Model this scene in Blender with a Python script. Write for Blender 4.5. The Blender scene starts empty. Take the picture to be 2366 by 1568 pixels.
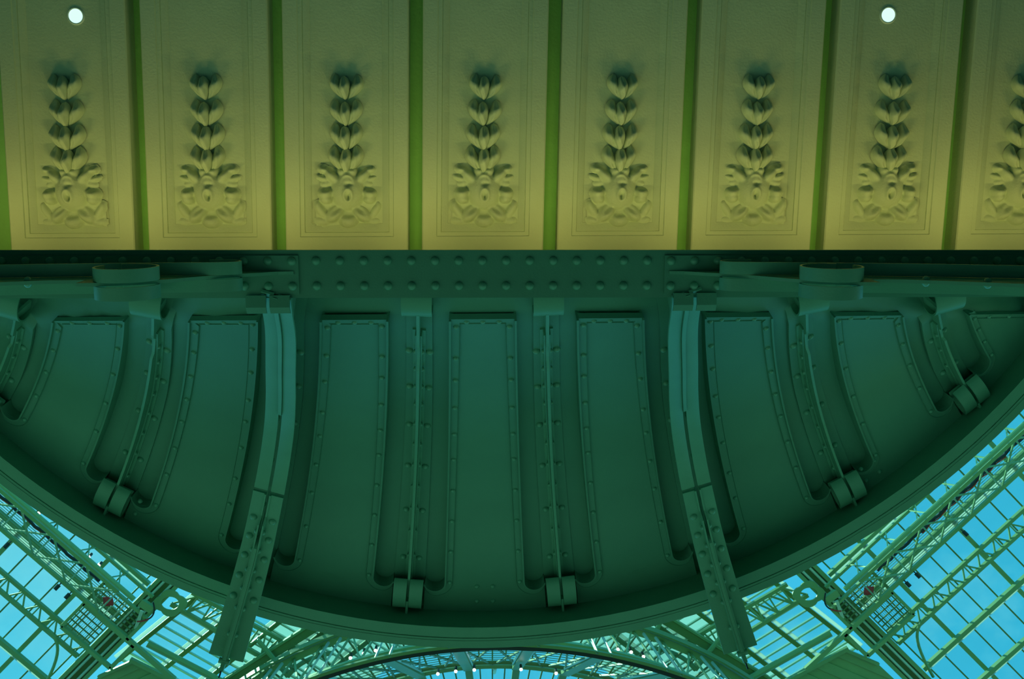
import bpy, math, random
from mathutils import Vector, Matrix
random.seed(4)
sc = bpy.context.scene
COL = sc.collection
EYE = 1.6                      # eye height above the hall floor; heights below are measured from the eye

# ------------------------------------------------------------------ camera, sky, sun, exposure
Bm = Matrix(((0.99957254, -0.00709697, 0.02836133), (0.0022211, 0.98571972, 0.16837965), (-0.02915131, -0.16824468, 0.98531413)))
cam = bpy.data.cameras.new('camera'); co = bpy.data.objects.new('camera', cam); COL.objects.link(co)
cam.sensor_width = 36.0; cam.lens = 36.0; cam.sensor_fit = 'HORIZONTAL'; cam.clip_end = 500
rt, dn, fw = [Vector((Bm[0][k], Bm[1][k], Bm[2][k])) for k in range(3)]
M4 = Matrix.Identity(4)
for r in range(3):
    M4[r][0] = rt[r]; M4[r][1] = -dn[r]; M4[r][2] = -fw[r]
M4[2][3] = EYE
co.matrix_world = M4
sc.camera = co
cam.dof.use_dof = True; cam.dof.focus_distance = 5.5; cam.dof.aperture_fstop = 14.0

sc.view_settings.view_transform = 'Standard'; sc.view_settings.look = 'None'
sc.view_settings.gamma = 1.0; sc.view_settings.use_curve_mapping = False
sc.view_settings.exposure = 0.0
sc.cycles.max_bounces = 6; sc.cycles.transparent_max_bounces = 12
sc.cycles.use_denoising = True

w = bpy.data.worlds.new('sky'); sc.world = w; w.use_nodes = True
nt = w.node_tree; nt.nodes.clear()
def N(t, **k):
    n = nt.nodes.new(t)
    for a, b in k.items(): setattr(n, a, b)
    return n
out = N('ShaderNodeOutputWorld'); bg = N('ShaderNodeBackground'); tc = N('ShaderNodeTexCoord')
nz = N('ShaderNodeTexNoise'); nz.inputs['Scale'].default_value = 5.0; nz.inputs['Detail'].default_value = 7.0; nz.inputs['Roughness'].default_value = .6
rp = N('ShaderNodeValToRGB'); rp.color_ramp.elements[0].position = .50; rp.color_ramp.elements[1].position = .80
sep = N('ShaderNodeSeparateXYZ'); mr = N('ShaderNodeMapRange'); mr.inputs['From Min'].default_value = -.55; mr.inputs['From Max'].default_value = .55
m1 = N('ShaderNodeMix', data_type='RGBA'); m2 = N('ShaderNodeMix', data_type='RGBA')
m1.inputs[6].default_value = (.085, .66, .90, 1); m1.inputs[7].default_value = (.036, .49, .76, 1)
m2.inputs[7].default_value = (.22, .80, .92, 1)
nt.links.new(tc.outputs['Generated'], nz.inputs['Vector']); nt.links.new(tc.outputs['Generated'], sep.inputs[0])
nt.links.new(sep.outputs[0], mr.inputs[0]); nt.links.new(mr.outputs[0], m1.inputs[0])
nt.links.new(nz.outputs[0], rp.inputs[0]); nt.links.new(rp.outputs[0], m2.inputs[0])
nt.links.new(m1.outputs[2], m2.inputs[6]); nt.links.new(m2.outputs[2], bg.inputs[0]); nt.links.new(bg.outputs[0], out.inputs[0])
bg.inputs[1].default_value = 1.0

sun = bpy.data.lights.new('sun', 'SUN'); so = bpy.data.objects.new('sun', sun); COL.objects.link(so)
sun.energy = 7.0; sun.color = (.50, 1.0, .60); sun.angle = .01
so.rotation_euler = Vector((.52, .02, -.85)).to_track_quat('-Z', 'Y').to_euler(); so.location = (-20, -20, 60)

# the gallery's cove lamps, hidden on the ledge behind the beam, washing the plaster ceiling
def wash(x, y, z, sx, sy, power, tilt):
    l = bpy.data.lights.new('cove_lamp', 'AREA'); o = bpy.data.objects.new('cove_lamp', l); COL.objects.link(o)
    l.shape = 'RECTANGLE'; l.size = sx; l.size_y = sy; l.energy = power; l.spread = math.radians(160); l.color = (1.0, .86, .24)
    o.location = (x, y, z + EYE); o.rotation_euler = Vector((0, -math.sin(tilt), math.cos(tilt))).to_track_quat('-Z', 'Y').to_euler()
for k in range(-4, 5):
    wash(.322 + .645 * k, .379 + .0045 * .645 * k, 4.475, .30, .02, .82, math.radians(49))

# ------------------------------------------------------------------ materials
def mat(name, col, rough=.5, spec=.5, var=.06, vscale=3.0, bump=.0, bscale=60.0, metal=0.0, dirt=None):
    m = bpy.data.materials.new(name); m.use_nodes = True
    t = m.node_tree; p = t.nodes['Principled BSDF']
    p.inputs['Roughness'].default_value = rough; p.inputs['Specular IOR Level'].default_value = spec; p.inputs['Metallic'].default_value = metal
    tcn = t.nodes.new('ShaderNodeTexCoord')
    n1 = t.nodes.new('ShaderNodeTexNoise'); n1.inputs['Scale'].default_value = vscale; n1.inputs['Detail'].default_value = 6
    t.links.new(tcn.outputs['Object'], n1.inputs['Vector'])
    mx = t.nodes.new('ShaderNodeMix'); mx.data_type = 'RGBA'
    a = [c * (1 - var) for c in col]; b = [min(1, c * (1 + var)) for c in col]
    mx.inputs[6].default_value = (*a, 1); mx.inputs[7].default_value = (*b, 1)
    t.links.new(n1.outputs[0], mx.inputs[0]); t.links.new(mx.outputs[2], p.inputs['Base Color'])
    if bump:
        n2 = t.nodes.new('ShaderNodeTexNoise'); n2.inputs['Scale'].default_value = bscale; n2.inputs['Detail'].default_value = 5
        bp = t.nodes.new('ShaderNodeBump'); bp.inputs['Strength'].default_value = bump; bp.inputs['Distance'].default_value = .01
        t.links.new(tcn.outputs['Object'], n2.inputs['Vector']); t.links.new(n2.outputs[0], bp.inputs['Height']); t.links.new(bp.outputs[0], p.inputs['Normal'])
    return m
def emit(name, col, s):
    m = bpy.data.materials.new(name); m.use_nodes = True; t = m.node_tree
    p = t.nodes['Principled BSDF']; p.inputs['Base Color'].default_value = (*col, 1)
    p.inputs['Emission Color'].default_value = (*col, 1); p.inputs['Emission Strength'].default_value = s
    return m
def glass(name, tint, clear, rough=.05, body=(.20, .42, .36), milk=0.):
    """clear or milky sheet: part seen through, part gloss, part light scattered through it"""
    m = bpy.data.materials.new(name); m.use_nodes = True; t = m.node_tree; t.nodes.clear()
    o = t.nodes.new('ShaderNodeOutputMaterial'); mx = t.nodes.new('ShaderNodeMixShader')
    tr = t.nodes.new('ShaderNodeBsdfTransparent'); tr.inputs[0].default_value = (*tint, 1)
    g = t.nodes.new('ShaderNodeBsdfPrincipled'); g.inputs['Base Color'].default_value = (*body, 1); g.inputs['Roughness'].default_value = rough
    nn = t.nodes.new('ShaderNodeTexNoise'); nn.inputs['Scale'].default_value = 1.3; nn.inputs['Detail'].default_value = 5
    ra = t.nodes.new('ShaderNodeMapRange'); ra.inputs['To Min'].default_value = clear - .06; ra.inputs['To Max'].default_value = min(1, clear + .06)
    t.links.new(nn.outputs[0], ra.inputs[0]); t.links.new(ra.outputs[0], mx.inputs[0])
    if milk:
        tl = t.nodes.new('ShaderNodeBsdfTranslucent'); tl.inputs[0].default_value = (*body, 1)
        m2 = t.nodes.new('ShaderNodeMixShader'); m2.inputs[0].default_value = milk
        t.links.new(g.outputs[0], m2.inputs[1]); t.links.new(tl.outputs[0], m2.inputs[2]); t.links.new(m2.outputs[0], mx.inputs[1])
    else: t.links.new(g.outputs[0], mx.inputs[1])
    t.links.new(tr.outputs[0], mx.inputs[2]); t.links.new(mx.outputs[0], o.inputs[0])
    return m
PAINT = (.12, .325, .228)
M_IRON = mat('green_iron_paint', PAINT, .45, .35, .10, 2.5, .10, 120)
M_IRON2 = mat('green_iron_paint_brushed', (.15, .40, .275), .42, .4, .10, 7.0, .10, 90)
M_RIVET = mat('green_rivet_paint', (.15, .41, .285), .27, .65, .08, 9.0)
M_PLASTER = mat('cream_plaster', (.61, .70, .49), .75, .2, .10, 5.0, .22, 90)
M_SLAB = mat('green_plaster', (.34, .72, .22), .8, .2, .10, 9.0, .35, 60)
M_FLOOR = mat('stone_floor', (.105, .124, .108), .6, .3, .10, .6)
M_WALL = mat('stone_wall', (.22, .26, .20), .8, .2)
M_FRONT = mat('pale_stone_wall', (.20, .33, .24), .8, .2, .12, .3)
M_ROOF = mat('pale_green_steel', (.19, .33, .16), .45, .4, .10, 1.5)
M_ROOFD = mat('shaded_green_steel', (.13, .21, .08), .5, .4, .10, 1.5)  # darker copy of the roof steel, with shade put into its colour
M_PIPE = mat('galvanised_pipe', (.45, .62, .55), .35, .5, .05, 2, metal=.3)
M_BLACK = mat('black_rubber', (.01, .02, .025), .5, .4)
M_RED = mat('red_cloth', (.45, .05, .06), .8, .2)
M_WHITE = mat('white_paint', (.75, .85, .75), .5, .4)
M_GLASS = glass('clear_roof_glass', (.97, 1.0, 1.0), .93)
M_FROST = glass('pale_frosted_glass', (.90, .98, .96), .50, .4, (.45, .55, .50), .7)
M_STRIP = glass('translucent_gutter_strip', (.98, 1.0, .98), .30, .5, (.62, .66, .62), .7)
M_LAMP = emit('lit_lamp', (.62, .95, .80), 1.1)
M_BULB = emit('lit_bulb', (1.0, .92, .75), 5.0)

# ------------------------------------------------------------------ mesh helpers
def V(*a): return Vector(a)
class MB:
    def __init__(s): s.v = []; s.f = []
    def add(s, vs, fs):
        o = len(s.v); s.v += [Vector(p) for p in vs]; s.f += [tuple(i + o for i in q) for q in fs]; return s
    def bar(s, a, b, wd, ht, up=(0, 0, 1)):
        a, b, up = Vector(a), Vector(b), Vector(up)
        d = (b - a).normalized(); x = d.cross(up)
        if x.length < 1e-5: x = d.cross(Vector((1, 0, 0)))
        x.normalize(); y = x.cross(d); x *= wd / 2; y *= ht / 2
        return s.add([a - x - y, a + x - y, a + x + y, a - x + y, b - x - y, b + x - y, b + x + y, b - x + y],
                     [(0, 1, 2, 3), (7, 6, 5, 4), (0, 4, 5, 1), (1, 5, 6, 2), (2, 6, 7, 3), (3, 7, 4, 0)])
    def tube(s, pts, r, n=8):
        pts = [Vector(p) for p in pts]; fr = []
        for i, p in enumerate(pts):
            d = (pts[min(i + 1, len(pts) - 1)] - pts[max(i - 1, 0)]).normalized()
            x = d.cross(Vector((0, 0, 1)))
            if x.length < 1e-3: x = d.cross(Vector((1, 0, 0)))
            x.normalize(); fr.append((p, x, x.cross(d)))
        return s.sweep(fr, [(r * math.cos(6.28319 * k / n), r * math.sin(6.28319 * k / n)) for k in range(n)])
    def sweep(s, frames, section, caps=True, closed=False):
        o = len(s.v); m = None
        for i, (p, b, n) in enumerate(frames):
            sec = section(i) if callable(section) else section; m = len(sec)
            s.v += [p + b * u + n * q for u, q in sec]
        L = len(frames)
        for i in range(L if closed else L - 1):
            j = (i + 1) % L
            for k in range(m):
                k2 = (k + 1) % m; s.f.append((o + i * m + k, o + i * m + k2, o + j * m + k2, o + j * m + k))
        if caps and not closed:
            s.f.append(tuple(o + k for k in reversed(range(m)))); s.f.append(tuple(o + (L - 1) * m + k for k in range(m)))
        return s
    def grid(s, rows):
        o = len(s.v); n = len(rows[0])
        for r in rows: s.v += [Vector(p) for p in r]
        for i in range(len(rows) - 1):
            for j in range(n - 1):
                s.f.append((o + i * n + j, o + i * n + j + 1, o + (i + 1) * n + j + 1, o + (i + 1) * n + j))
        return s
    def box(s, x0, x1, y0, y1, z0, z1):
        return s.add([(x0, y0, z0), (x1, y0, z0), (x1, y1, z0), (x0, y1, z0), (x0, y0, z1), (x1, y0, z1), (x1, y1, z1), (x0, y1, z1)],
                     [(3, 2, 1, 0), (4, 5, 6, 7), (0, 1, 5, 4), (1, 2, 6, 5), (2, 3, 7, 6), (3, 0, 4, 7)])
    def build(s, name, m, parent=None, angle=35, kind=None, label=None):
        if parent is not None: org = root_loc(parent)
        else: org = sum(s.v, Vector()) / len(s.v)
        me = bpy.data.meshes.new(name)
        me.from_pydata([p - org for p in s.v], [], s.f); me.materials.append(m)
        me.polygons.foreach_set('use_smooth', [True] * len(me.polygons)); me.set_sharp_from_angle(angle=math.radians(angle))
        me.update()
        ob = bpy.data.objects.new(name, me); COL.objects.link(ob)
        if parent is not None: ob.parent = parent
        else: ob.location = org + Vector((0, 0, EYE))
        if kind: ob['kind'] = kind
        if label: ob['label'] = label
        return ob
def root_loc(o):
    while o.parent is not None: o = o.parent
    return Vector(o.location) - Vector((0, 0, EYE))
def thing(name, loc, label, cat, group=None, kind=None):
    o = bpy.data.objects.new(name, None); COL.objects.link(o); o.location = Vector(loc) + Vector((0, 0, EYE)); o.empty_display_size = .1
    return tag(o, label, cat, group, kind)
def tag(o, label=None, cat=None, group=None, kind=None):
    if label: o['label'] = label
    if cat: o['category'] = cat
    if group: o['group'] = group
    if kind: o['kind'] = kind
    return o
def dome_mesh(name, n, rings, h, m):
    b = MB(); vs = []; fs = []
    for i in range(rings):
        a = (i / rings) * math.pi / 2
        for k in range(n):
            vs.append((math.cos(a) * math.cos(6.28319 * k / n), math.cos(a) * math.sin(6.28319 * k / n), h * math.sin(a)))
    vs.append((0, 0, h))
    for i in range(rings - 1):
        for k in range(n):
            fs.append((i * n + k, i * n + (k + 1) % n, (i + 1) * n + (k + 1) % n, (i + 1) * n + k))
    t = len(vs) - 1
    for k in range(n): fs.append(((rings - 1) * n + k, (rings - 1) * n + (k + 1) % n, t))
    me = bpy.data.meshes.new(name); me.from_pydata(vs, [], fs); me.materials.append(m)
    me.polygons.foreach_set('use_smooth', [True] * len(me.polygons)); return me
RIV_L = dome_mesh('rivet_large', 14, 4, .92, M_RIVET)
RIV_S = dome_mesh('rivet_small', 10, 3, .95, M_RIVET)
def rivet(me, p, n, r, parent, name='rivet'):
    o = bpy.data.objects.new(name, me); COL.objects.link(o); o.parent = parent
    q = Vector(n).to_track_quat('Z', 'Y'); o.rotation_euler = q.to_euler()
    o.location = Vector(p) - root_loc(parent); o.scale = (r, r, r); return o

# ------------------------------------------------------------------ hall floor, gallery walls and ceiling slab
b = MB(); b.box(-45, 45, -7.2, 62, -EYE - .2, -EYE); tag(b.build('floor', M_FLOOR), kind='structure')
b = MB(); b.box(-45, 45, -7.4, -7.2, -EYE, 9); tag(b.build('wall_back', M_WALL), kind='structure')
b = MB(); b.box(-45, 45, 62, 62.4, -EYE, 26); tag(b.build('wall_front', M_FRONT), kind='structure')
b = MB(); b.box(-45.4, -45, -7.2, 62, -EYE, 15); tag(b.build('wall_left', M_WALL), kind='structure')
b = MB(); b.box(45, 45.4, -7.2, 62, -EYE, 15); tag(b.build('wall_right', M_WALL), kind='structure')
CEIL = 4.90                                       # height of the plaster panels' faces
b = MB(); b.box(-45, 45, -7.2, .538, CEIL + .125, CEIL + .3); tag(b.build('ceiling', M_SLAB), kind='structure')

# ------------------------------------------------------------------ the corbelled soffit: a cove from the beam up to the round rim
RC, RIN, ZR = Vector((0, -1.62)), 4.95, 7.0       # rim circle at the top of the cove
FAN = -2.412                                      # the ribs fan out from this point behind the beam
def lerp(a, b, t): return a + (b - a) * t
def reach(th):
    d = Vector((math.sin(th), math.cos(th))); A = Vector((0, FAN)) + d * ((-.383 - FAN) / math.cos(th))
    bb = d.y * (FAN - RC.y); r = -bb + math.sqrt(bb * bb - ((FAN - RC.y) ** 2 - RIN ** 2))
    return A, Vector((0, FAN)) + d * r
def cp(th, s):
    A, E = reach(th); p = A + (E - A) * s
    m0, m1 = 2.041, .152
    g = (m0 + m1 - 2) * s ** 3 + (3 - 2 * m0 - m1) * s * s + m0 * s
    return Vector((p.x, p.y, 3.042 + (ZR - 3.042) * g))
def frame(th, s):
    t = (cp(th, s + .002) - cp(th, s - .002)); t.normalize()
    bdir = Vector((math.cos(th), -math.sin(th), 0))
    n = bdir.cross(t)
    if n.z > 0: n = -n
    return cp(th, s), bdir, n, t
def at(th, s, n=0., lat=0.):
    p, bd, nn, t = frame(th, s); return p + bd * lat + nn * n
def s_slope(th, q):                               # where the cove passes the inclination q = Y / Z
    lo, hi = .02, 1.0
    for _ in range(40):
        md = (lo + hi) / 2; p = cp(th, md)
        if p.y / p.z < q: lo = md
        else: hi = md
    return (lo + hi) / 2
def alen(th, s): return (cp(th, s + .01) - cp(th, s - .01)).length / .02
def rlen(th): A, E = reach(th); return (E - A).length
D2R = math.pi / 180
PITCH = 11.5 * D2R; PH = 3.05 * D2R; RH = 1.2 * D2R
REC = .075                                        # depth of the recessed bays either side of each rib
Q_TOP = .1475
_ST = {}
def rec(th, s):                                   # the bays are shallow at their upper end and deepen towards the rim
    k = round(th, 5)
    if k not in _ST: _ST[k] = s_slope(th, Q_TOP)
    if s < _ST[k]: return .014 + min(.12, (_ST[k] - s) * 3.0)
    return lerp(.014, REC, min(1., (s - _ST[k]) / .20))

bal = thing('balcony', (0, 2.0, 7.0), 'round green iron balcony seen from below, its coved underside closed by a plain rim', 'balcony')
rows = []
ths = [(-57 + 114 * i / 76) * D2R for i in range(77)]
s0 = {th: s_slope(th, .112) for th in ths}
for j in range(29):
    rows.append([at(th, lerp(s0[th], 1.0, j / 28), -rec(th, lerp(s0[th], 1.0, j / 28))) for th in ths])
MB().grid(rows).build('cove_sheet', M_IRON, bal, 60)
b = MB()
prev = []
for i in range(73):
    a = (-64 + 128 * i / 72) * D2R; prev.append((math.sin(a), math.cos(a)))
fr = [(Vector((5.0 * x, RC.y + 5.0 * y, 0)), Vector((x, y, 0)), Vector((0, 0, 1))) for x, y in prev]
slab = [Vector((5.0 * x, RC.y + 5.0 * y, 7.14)) for x, y in prev] + [Vector((4.5, .56, 7.14)), Vector((-4.5, .56, 7.14))]
n = len(slab)
b.add(slab + [p + Vector((0, 0, .2)) for p in slab], [tuple(range(n)), tuple(reversed(range(n, 2 * n)))] + [(i, i + n, (i + 1) % n + n, (i + 1) % n) for i in range(n)])
b.build('deck', M_IRON, bal)
ZB, CY2 = 6.70, -1.550                            # the rim's soffit
fr2 = [(Vector((0, CY2, ZB)), Vector((x, y, 0)), Vector((0, 0, 1))) for x, y in prev]
def ring(sec, nm, par, m=M_IRON2):
    return MB().sweep(fr2, sec).build(nm, m, par, 30)
rim = ring([(4.729, .52), (4.729, 0), (4.803, 0), (4.803, .012), (4.813, .012), (4.813, .52)], 'inner_rim_plate', bal)
ring([(4.813, .40), (4.813, .004), (4.884, .004), (4.896, .03), (4.896, .66), (4.884, .66)], 'outer_rim_plate', bal)
ring([(4.830, .006), (4.830, .001), (4.836, .001), (4.836, .006)], 'seam_bead', bal)
for th in (0, -27.5 * D2R, 31 * D2R):             # groups of four bolt heads on the soffit near the rim
    for da in (-1, 1):
        for ss in (-1, 1):
            sj = 1 - .30 / rlen(th); rivet(RIV_S, at(th + da * .6 * D2R, sj + ss * .017, .0), frame(th, sj)[2], .018, bal, 'bolt_head')

# --- riveted panels between the ribs
def s_end(th): return 1 - .40 / rlen(th)
def slot_path(tc, sg):
    """edge of a bay from the panel's top corner down to the hook by the rib: list of (theta, s, ntheta, ns) with outward offset in metres"""
    out = []
    te = tc + sg * PH; st = s_slope(te, Q_TOP); sc_ = s_end(te)
    ce = tc + sg * (PH + (PITCH / 2 - RH)) / 2; rho = (PITCH / 2 - RH - PH) / 2
    K = 26
    for i in range(K + 1):
        s = lerp(st, sc_, i / K); out.append([te, s, -sg, 0.0])
    R = (cp(ce, sc_) - cp(ce + .01, sc_)).length / .01; Lm = alen(ce, sc_); rm = rho * R
    for i in range(1, 19):
        a = math.pi * i / 18 * .92
        out.append([ce - sg * rho * math.cos(a), sc_ + rm * math.sin(a) / Lm, -sg * math.cos(a), math.sin(a)])
    return out
def offs(q, tc, dist):
    th, s, nt_, ns_ = q
    R = (cp(th, s) - cp(th + .01, s)).length / .01; return th + nt_ * dist / R, s + ns_ * dist / alen(th, s)
names = {-3: 'at the left end of the row, in the balcony corner', -2: 'just left of the left hanging bracket', -1: 'just right of the left hanging bracket',
         0: 'in the middle, between the two straight ribs', 1: 'just left of the right hanging bracket', 2: 'just right of the right hanging bracket',
         3: 'between the two bent ribs on the right', 4: 'cut off at the right edge of the rim'}
for k in range(-3, 5):
    tc = k * PITCH
    p0 = at(tc, .7)
    pt = thing('soffit_panel', p0, 'riveted soffit panel ' + names[k], 'panel', 'riveted panels of the balcony soffit')
    # sheet: narrow between the bays, full width past their rounded ends
    st = s_slope(tc, Q_TOP); se = s_end(tc)
    rows = []
    tl, tr = tc - PH, tc + PH
    cols = 13
    ce = (PH + (PITCH / 2 - RH)) / 2; rho = (PITCH / 2 - RH - PH) / 2
    stl, str_ = s_slope(tl, Q_TOP), s_slope(tr, Q_TOP); sel, ser = s_end(tl), s_end(tr)
    R = (cp(tc, se) - cp(tc + .01, se)).length / .01; rs = rho * R / alen(tc, se)
    fr_ = [i / 22 for i in range(23)] + [1 + rs / 1 * 0 for _ in ()]
    def row(f, stage):
        pts = []
        for c in range(cols):
            u = c / (cols - 1)
            sa = s_slope(tc + (2 * u - 1) * PH, Q_TOP); sb = lerp(sel, ser, u)
            if stage == 0: s = lerp(sa, sb, f); ph = PH
            elif stage == 1: s = sb + rs * f; ph = ce - rho * math.sqrt(max(0, 1 - f * f))
            else: s = lerp(sb + rs, 1.0, f); ph = PITCH / 2 - RH
            pts.append(at(tc + (2 * u - 1) * ph, s, 0.0))
        return pts
    rows = [row(i / 22, 0) for i in range(23)] + [row(i / 6, 1) for i in range(1, 7)] + [row(0.0, 2)] + [row(i / 6, 2) for i in range(1, 7)]
    mb = MB().grid(rows)
    for side in (0, cols - 1):                   # close the sheet's edge down to the bay floor past the hooks
        e = [row(i / 6, 2)[side] for i in range(7)]
        e2 = [row(i / 6, 2)[side] + Vector((0, 0, REC)) for i in range(7)]
        mb.grid([e, e2])
    sh = mb.build('sheet', M_IRON, pt, 60)
    for sg in (-1, 1):
        if s_end(tc + sg * PH) - s_slope(tc + sg * PH, Q_TOP) < .06: continue      # the panel dies into the rim here
        path = slot_path(tc, sg); WF = .058
        mb = MB(); fl = []; L = len(path)
        for i, q in enumerate(path):             # standing leg along the bay and the flat riveted leg on the sheet
            t = max(0, (i - 36) / (L - 1 - 36)); wf = lerp(WF, .004, min(1, t * 1.1))
            e0 = offs(q, tc, 0); e1 = offs(q, tc, .011); e2 = offs(q, tc, wf)
            if i == 0:
                e2 = (e2[0], e2[1] + WF / alen(*e2))
            e3, e4 = [(lerp(e1[0], e2[0], f), lerp(e1[1], e2[1], f)) for f in (.88, .94)]
            fl.append([at(e0[0], e0[1], -REC), at(e0[0], e0[1], .028), at(e1[0], e1[1], .028), at(e1[0], e1[1], .009), at(e3[0], e3[1], .009), at(e4[0], e4[1], .014), at(e2[0], e2[1], -.002)])
        mb.grid([list(x) for x in zip(*fl)])
        mb.f.append(tuple(L * j + (L - 1) for j in range(7))); mb.f.append(tuple(L * j for j in reversed(range(7))))
        ea = mb.build('edge_angle', M_IRON, pt, 30)
        nr = max(4, round((s_end(tc + sg * PH) - s_slope(tc + sg * PH, Q_TOP)) * alen(tc, .7) / .262))
        sA, sB = s_slope(tc + sg * PH, Q_TOP), s_end(tc + sg * PH)
        cum = [0]; SS = [lerp(sA, sB, i / 40) for i in range(41)]
        for i in range(40): cum.append(cum[-1] + (cp(tc, SS[i + 1]) - cp(tc, SS[i])).length)
        for i in range(nr):
            tgt = .11 + (cum[-1] - .11) * i / (nr - 1)
            j = min(range(41), key=lambda q: abs(cum[q] - tgt)); s = SS[j]
            e = offs([tc + sg * PH, s, -sg, 0], tc, .036); rivet(RIV_S, at(e[0], e[1], .009), frame(e[0], e[1])[2], .0165, pt)
    mb = MB(); A, Bv = [], []
    for i in range(9):                           # mitred top strip
        u = i / 8
        thA = tc + (2 * u - 1) * PH; sA = s_slope(thA, Q_TOP)
        R = (cp(tc, st) - cp(tc + .01, st)).length / .01
        thB = tc + (2 * u - 1) * (PH - .058 / R); sB = s_slope(thB, Q_TOP) + .058 / alen(thB, st)
        A.append((thA, sA)); Bv.append((thB, sB))
    Cv = [(lerp(p[0], q[0], .9), lerp(p[1], q[1], .9)) for p, q in zip(A, Bv)]; Dv = [(lerp(p[0], q[0], .95), lerp(p[1], q[1], .95)) for p, q in zip(A, Bv)]
    mb.grid([[at(t, s, -.016) for t, s in A], [at(t, s, .016) for t, s in A], [at(t, s + .006, .016) for t, s in A], [at(t, s + .006, .010) for t, s in A],
             [at(t, s, .010) for t, s in Cv], [at(t, s, .016) for t, s in Dv], [at(t, s, -.002) for t, s in Bv]])
    mb.build('top_angle', M_IRON, pt, 30)
    for u in (.26, .5, .74):
        i = u; th = tc + (2 * u - 1) * PH; s = s_slope(th, Q_TOP) + .032 / alen(tc, st); rivet(RIV_S, at(th, s, .011), frame(th, s)[2], .0165, pt)

# --- ribs
def loop(b, th, sc_, nc, a, bq, wd, side, a0, a1, thick=.010, gap=.012, tilt=0.):
    """a strip rolled into an open scroll about an axis across the rib"""
    p, bd, nn, t = frame(th, sc_); c = p + nn * nc; fr = []
    t2 = t * math.cos(tilt) + nn * math.sin(tilt); n2 = nn * math.cos(tilt) - t * math.sin(tilt)
    K = 26
    for i in range(K + 1):
        ang = lerp(a0, a1, i / K)
        q = c + t2 * (a * math.cos(ang)) + n2 * (bq * math.sin(ang))
        nrm = (t2 * (math.cos(ang) / a) + n2 * (math.sin(ang) / bq)).normalized(); fr.append((q, bd, nrm))
    l0, l1 = (gap, wd / 2) if side > 0 else ((-wd / 2, -gap) if side < 0 else (-wd / 2, wd / 2))
    b.sweep(fr, [(l0, -thick / 2), (l1, -thick / 2), (l1, thick / 2), (l0, thick / 2)])
    return b
def strip_along(th, sa, sb, sec, nseg=36):
    fr = []
    for i in range(nseg + 1):
        p, bd, nn, t = frame(th, lerp(sa, sb, i / nseg)); fr.append((p, bd, nn))
    return MB().sweep(fr, sec)
def arc_s(th, sa, sb, step):
    out = []; acc = 0; last = cp(th, sa); s = sa; nxt = step / 2
    while s < sb:
        s += .002; p = cp(th, s); acc += (p - last).length; last = p
        if acc >= nxt: out.append(s); nxt += step
    return out
rib_names = {-3.5: 'in the left corner, partly out of view', -2.5: 'curving left, left of the left hanging bracket', -.5: 'running straight, just left of the middle panel',
             .5: 'running straight, just right of the middle panel', 2.5: 'curving right, right of the right hanging bracket', 3.5: 'sharply bent, nearest the right corner'}
def base_strip(th, par, s1=.985):
    sa = s_slope(th, .1225)
    R = 3.2
    fr = [];
    for i in range(37):
        s = lerp(sa, s1, i / 36); p, bd, nn, t = frame(th, s); fr.append((p, bd, nn))
    def sec(i):
        s = lerp(sa, s1, i / 36); r = (cp(th, s).xy - Vector((0, FAN))).length; h = RH * r * .98
        d = -rec(th, s); return [(-h, d), (h, d), (h, d + .016), (-h, d + .016)]
    MB().sweep(fr, sec).build('base_strip', M_IRON, par, 30)
N0 = -REC + .016
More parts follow.
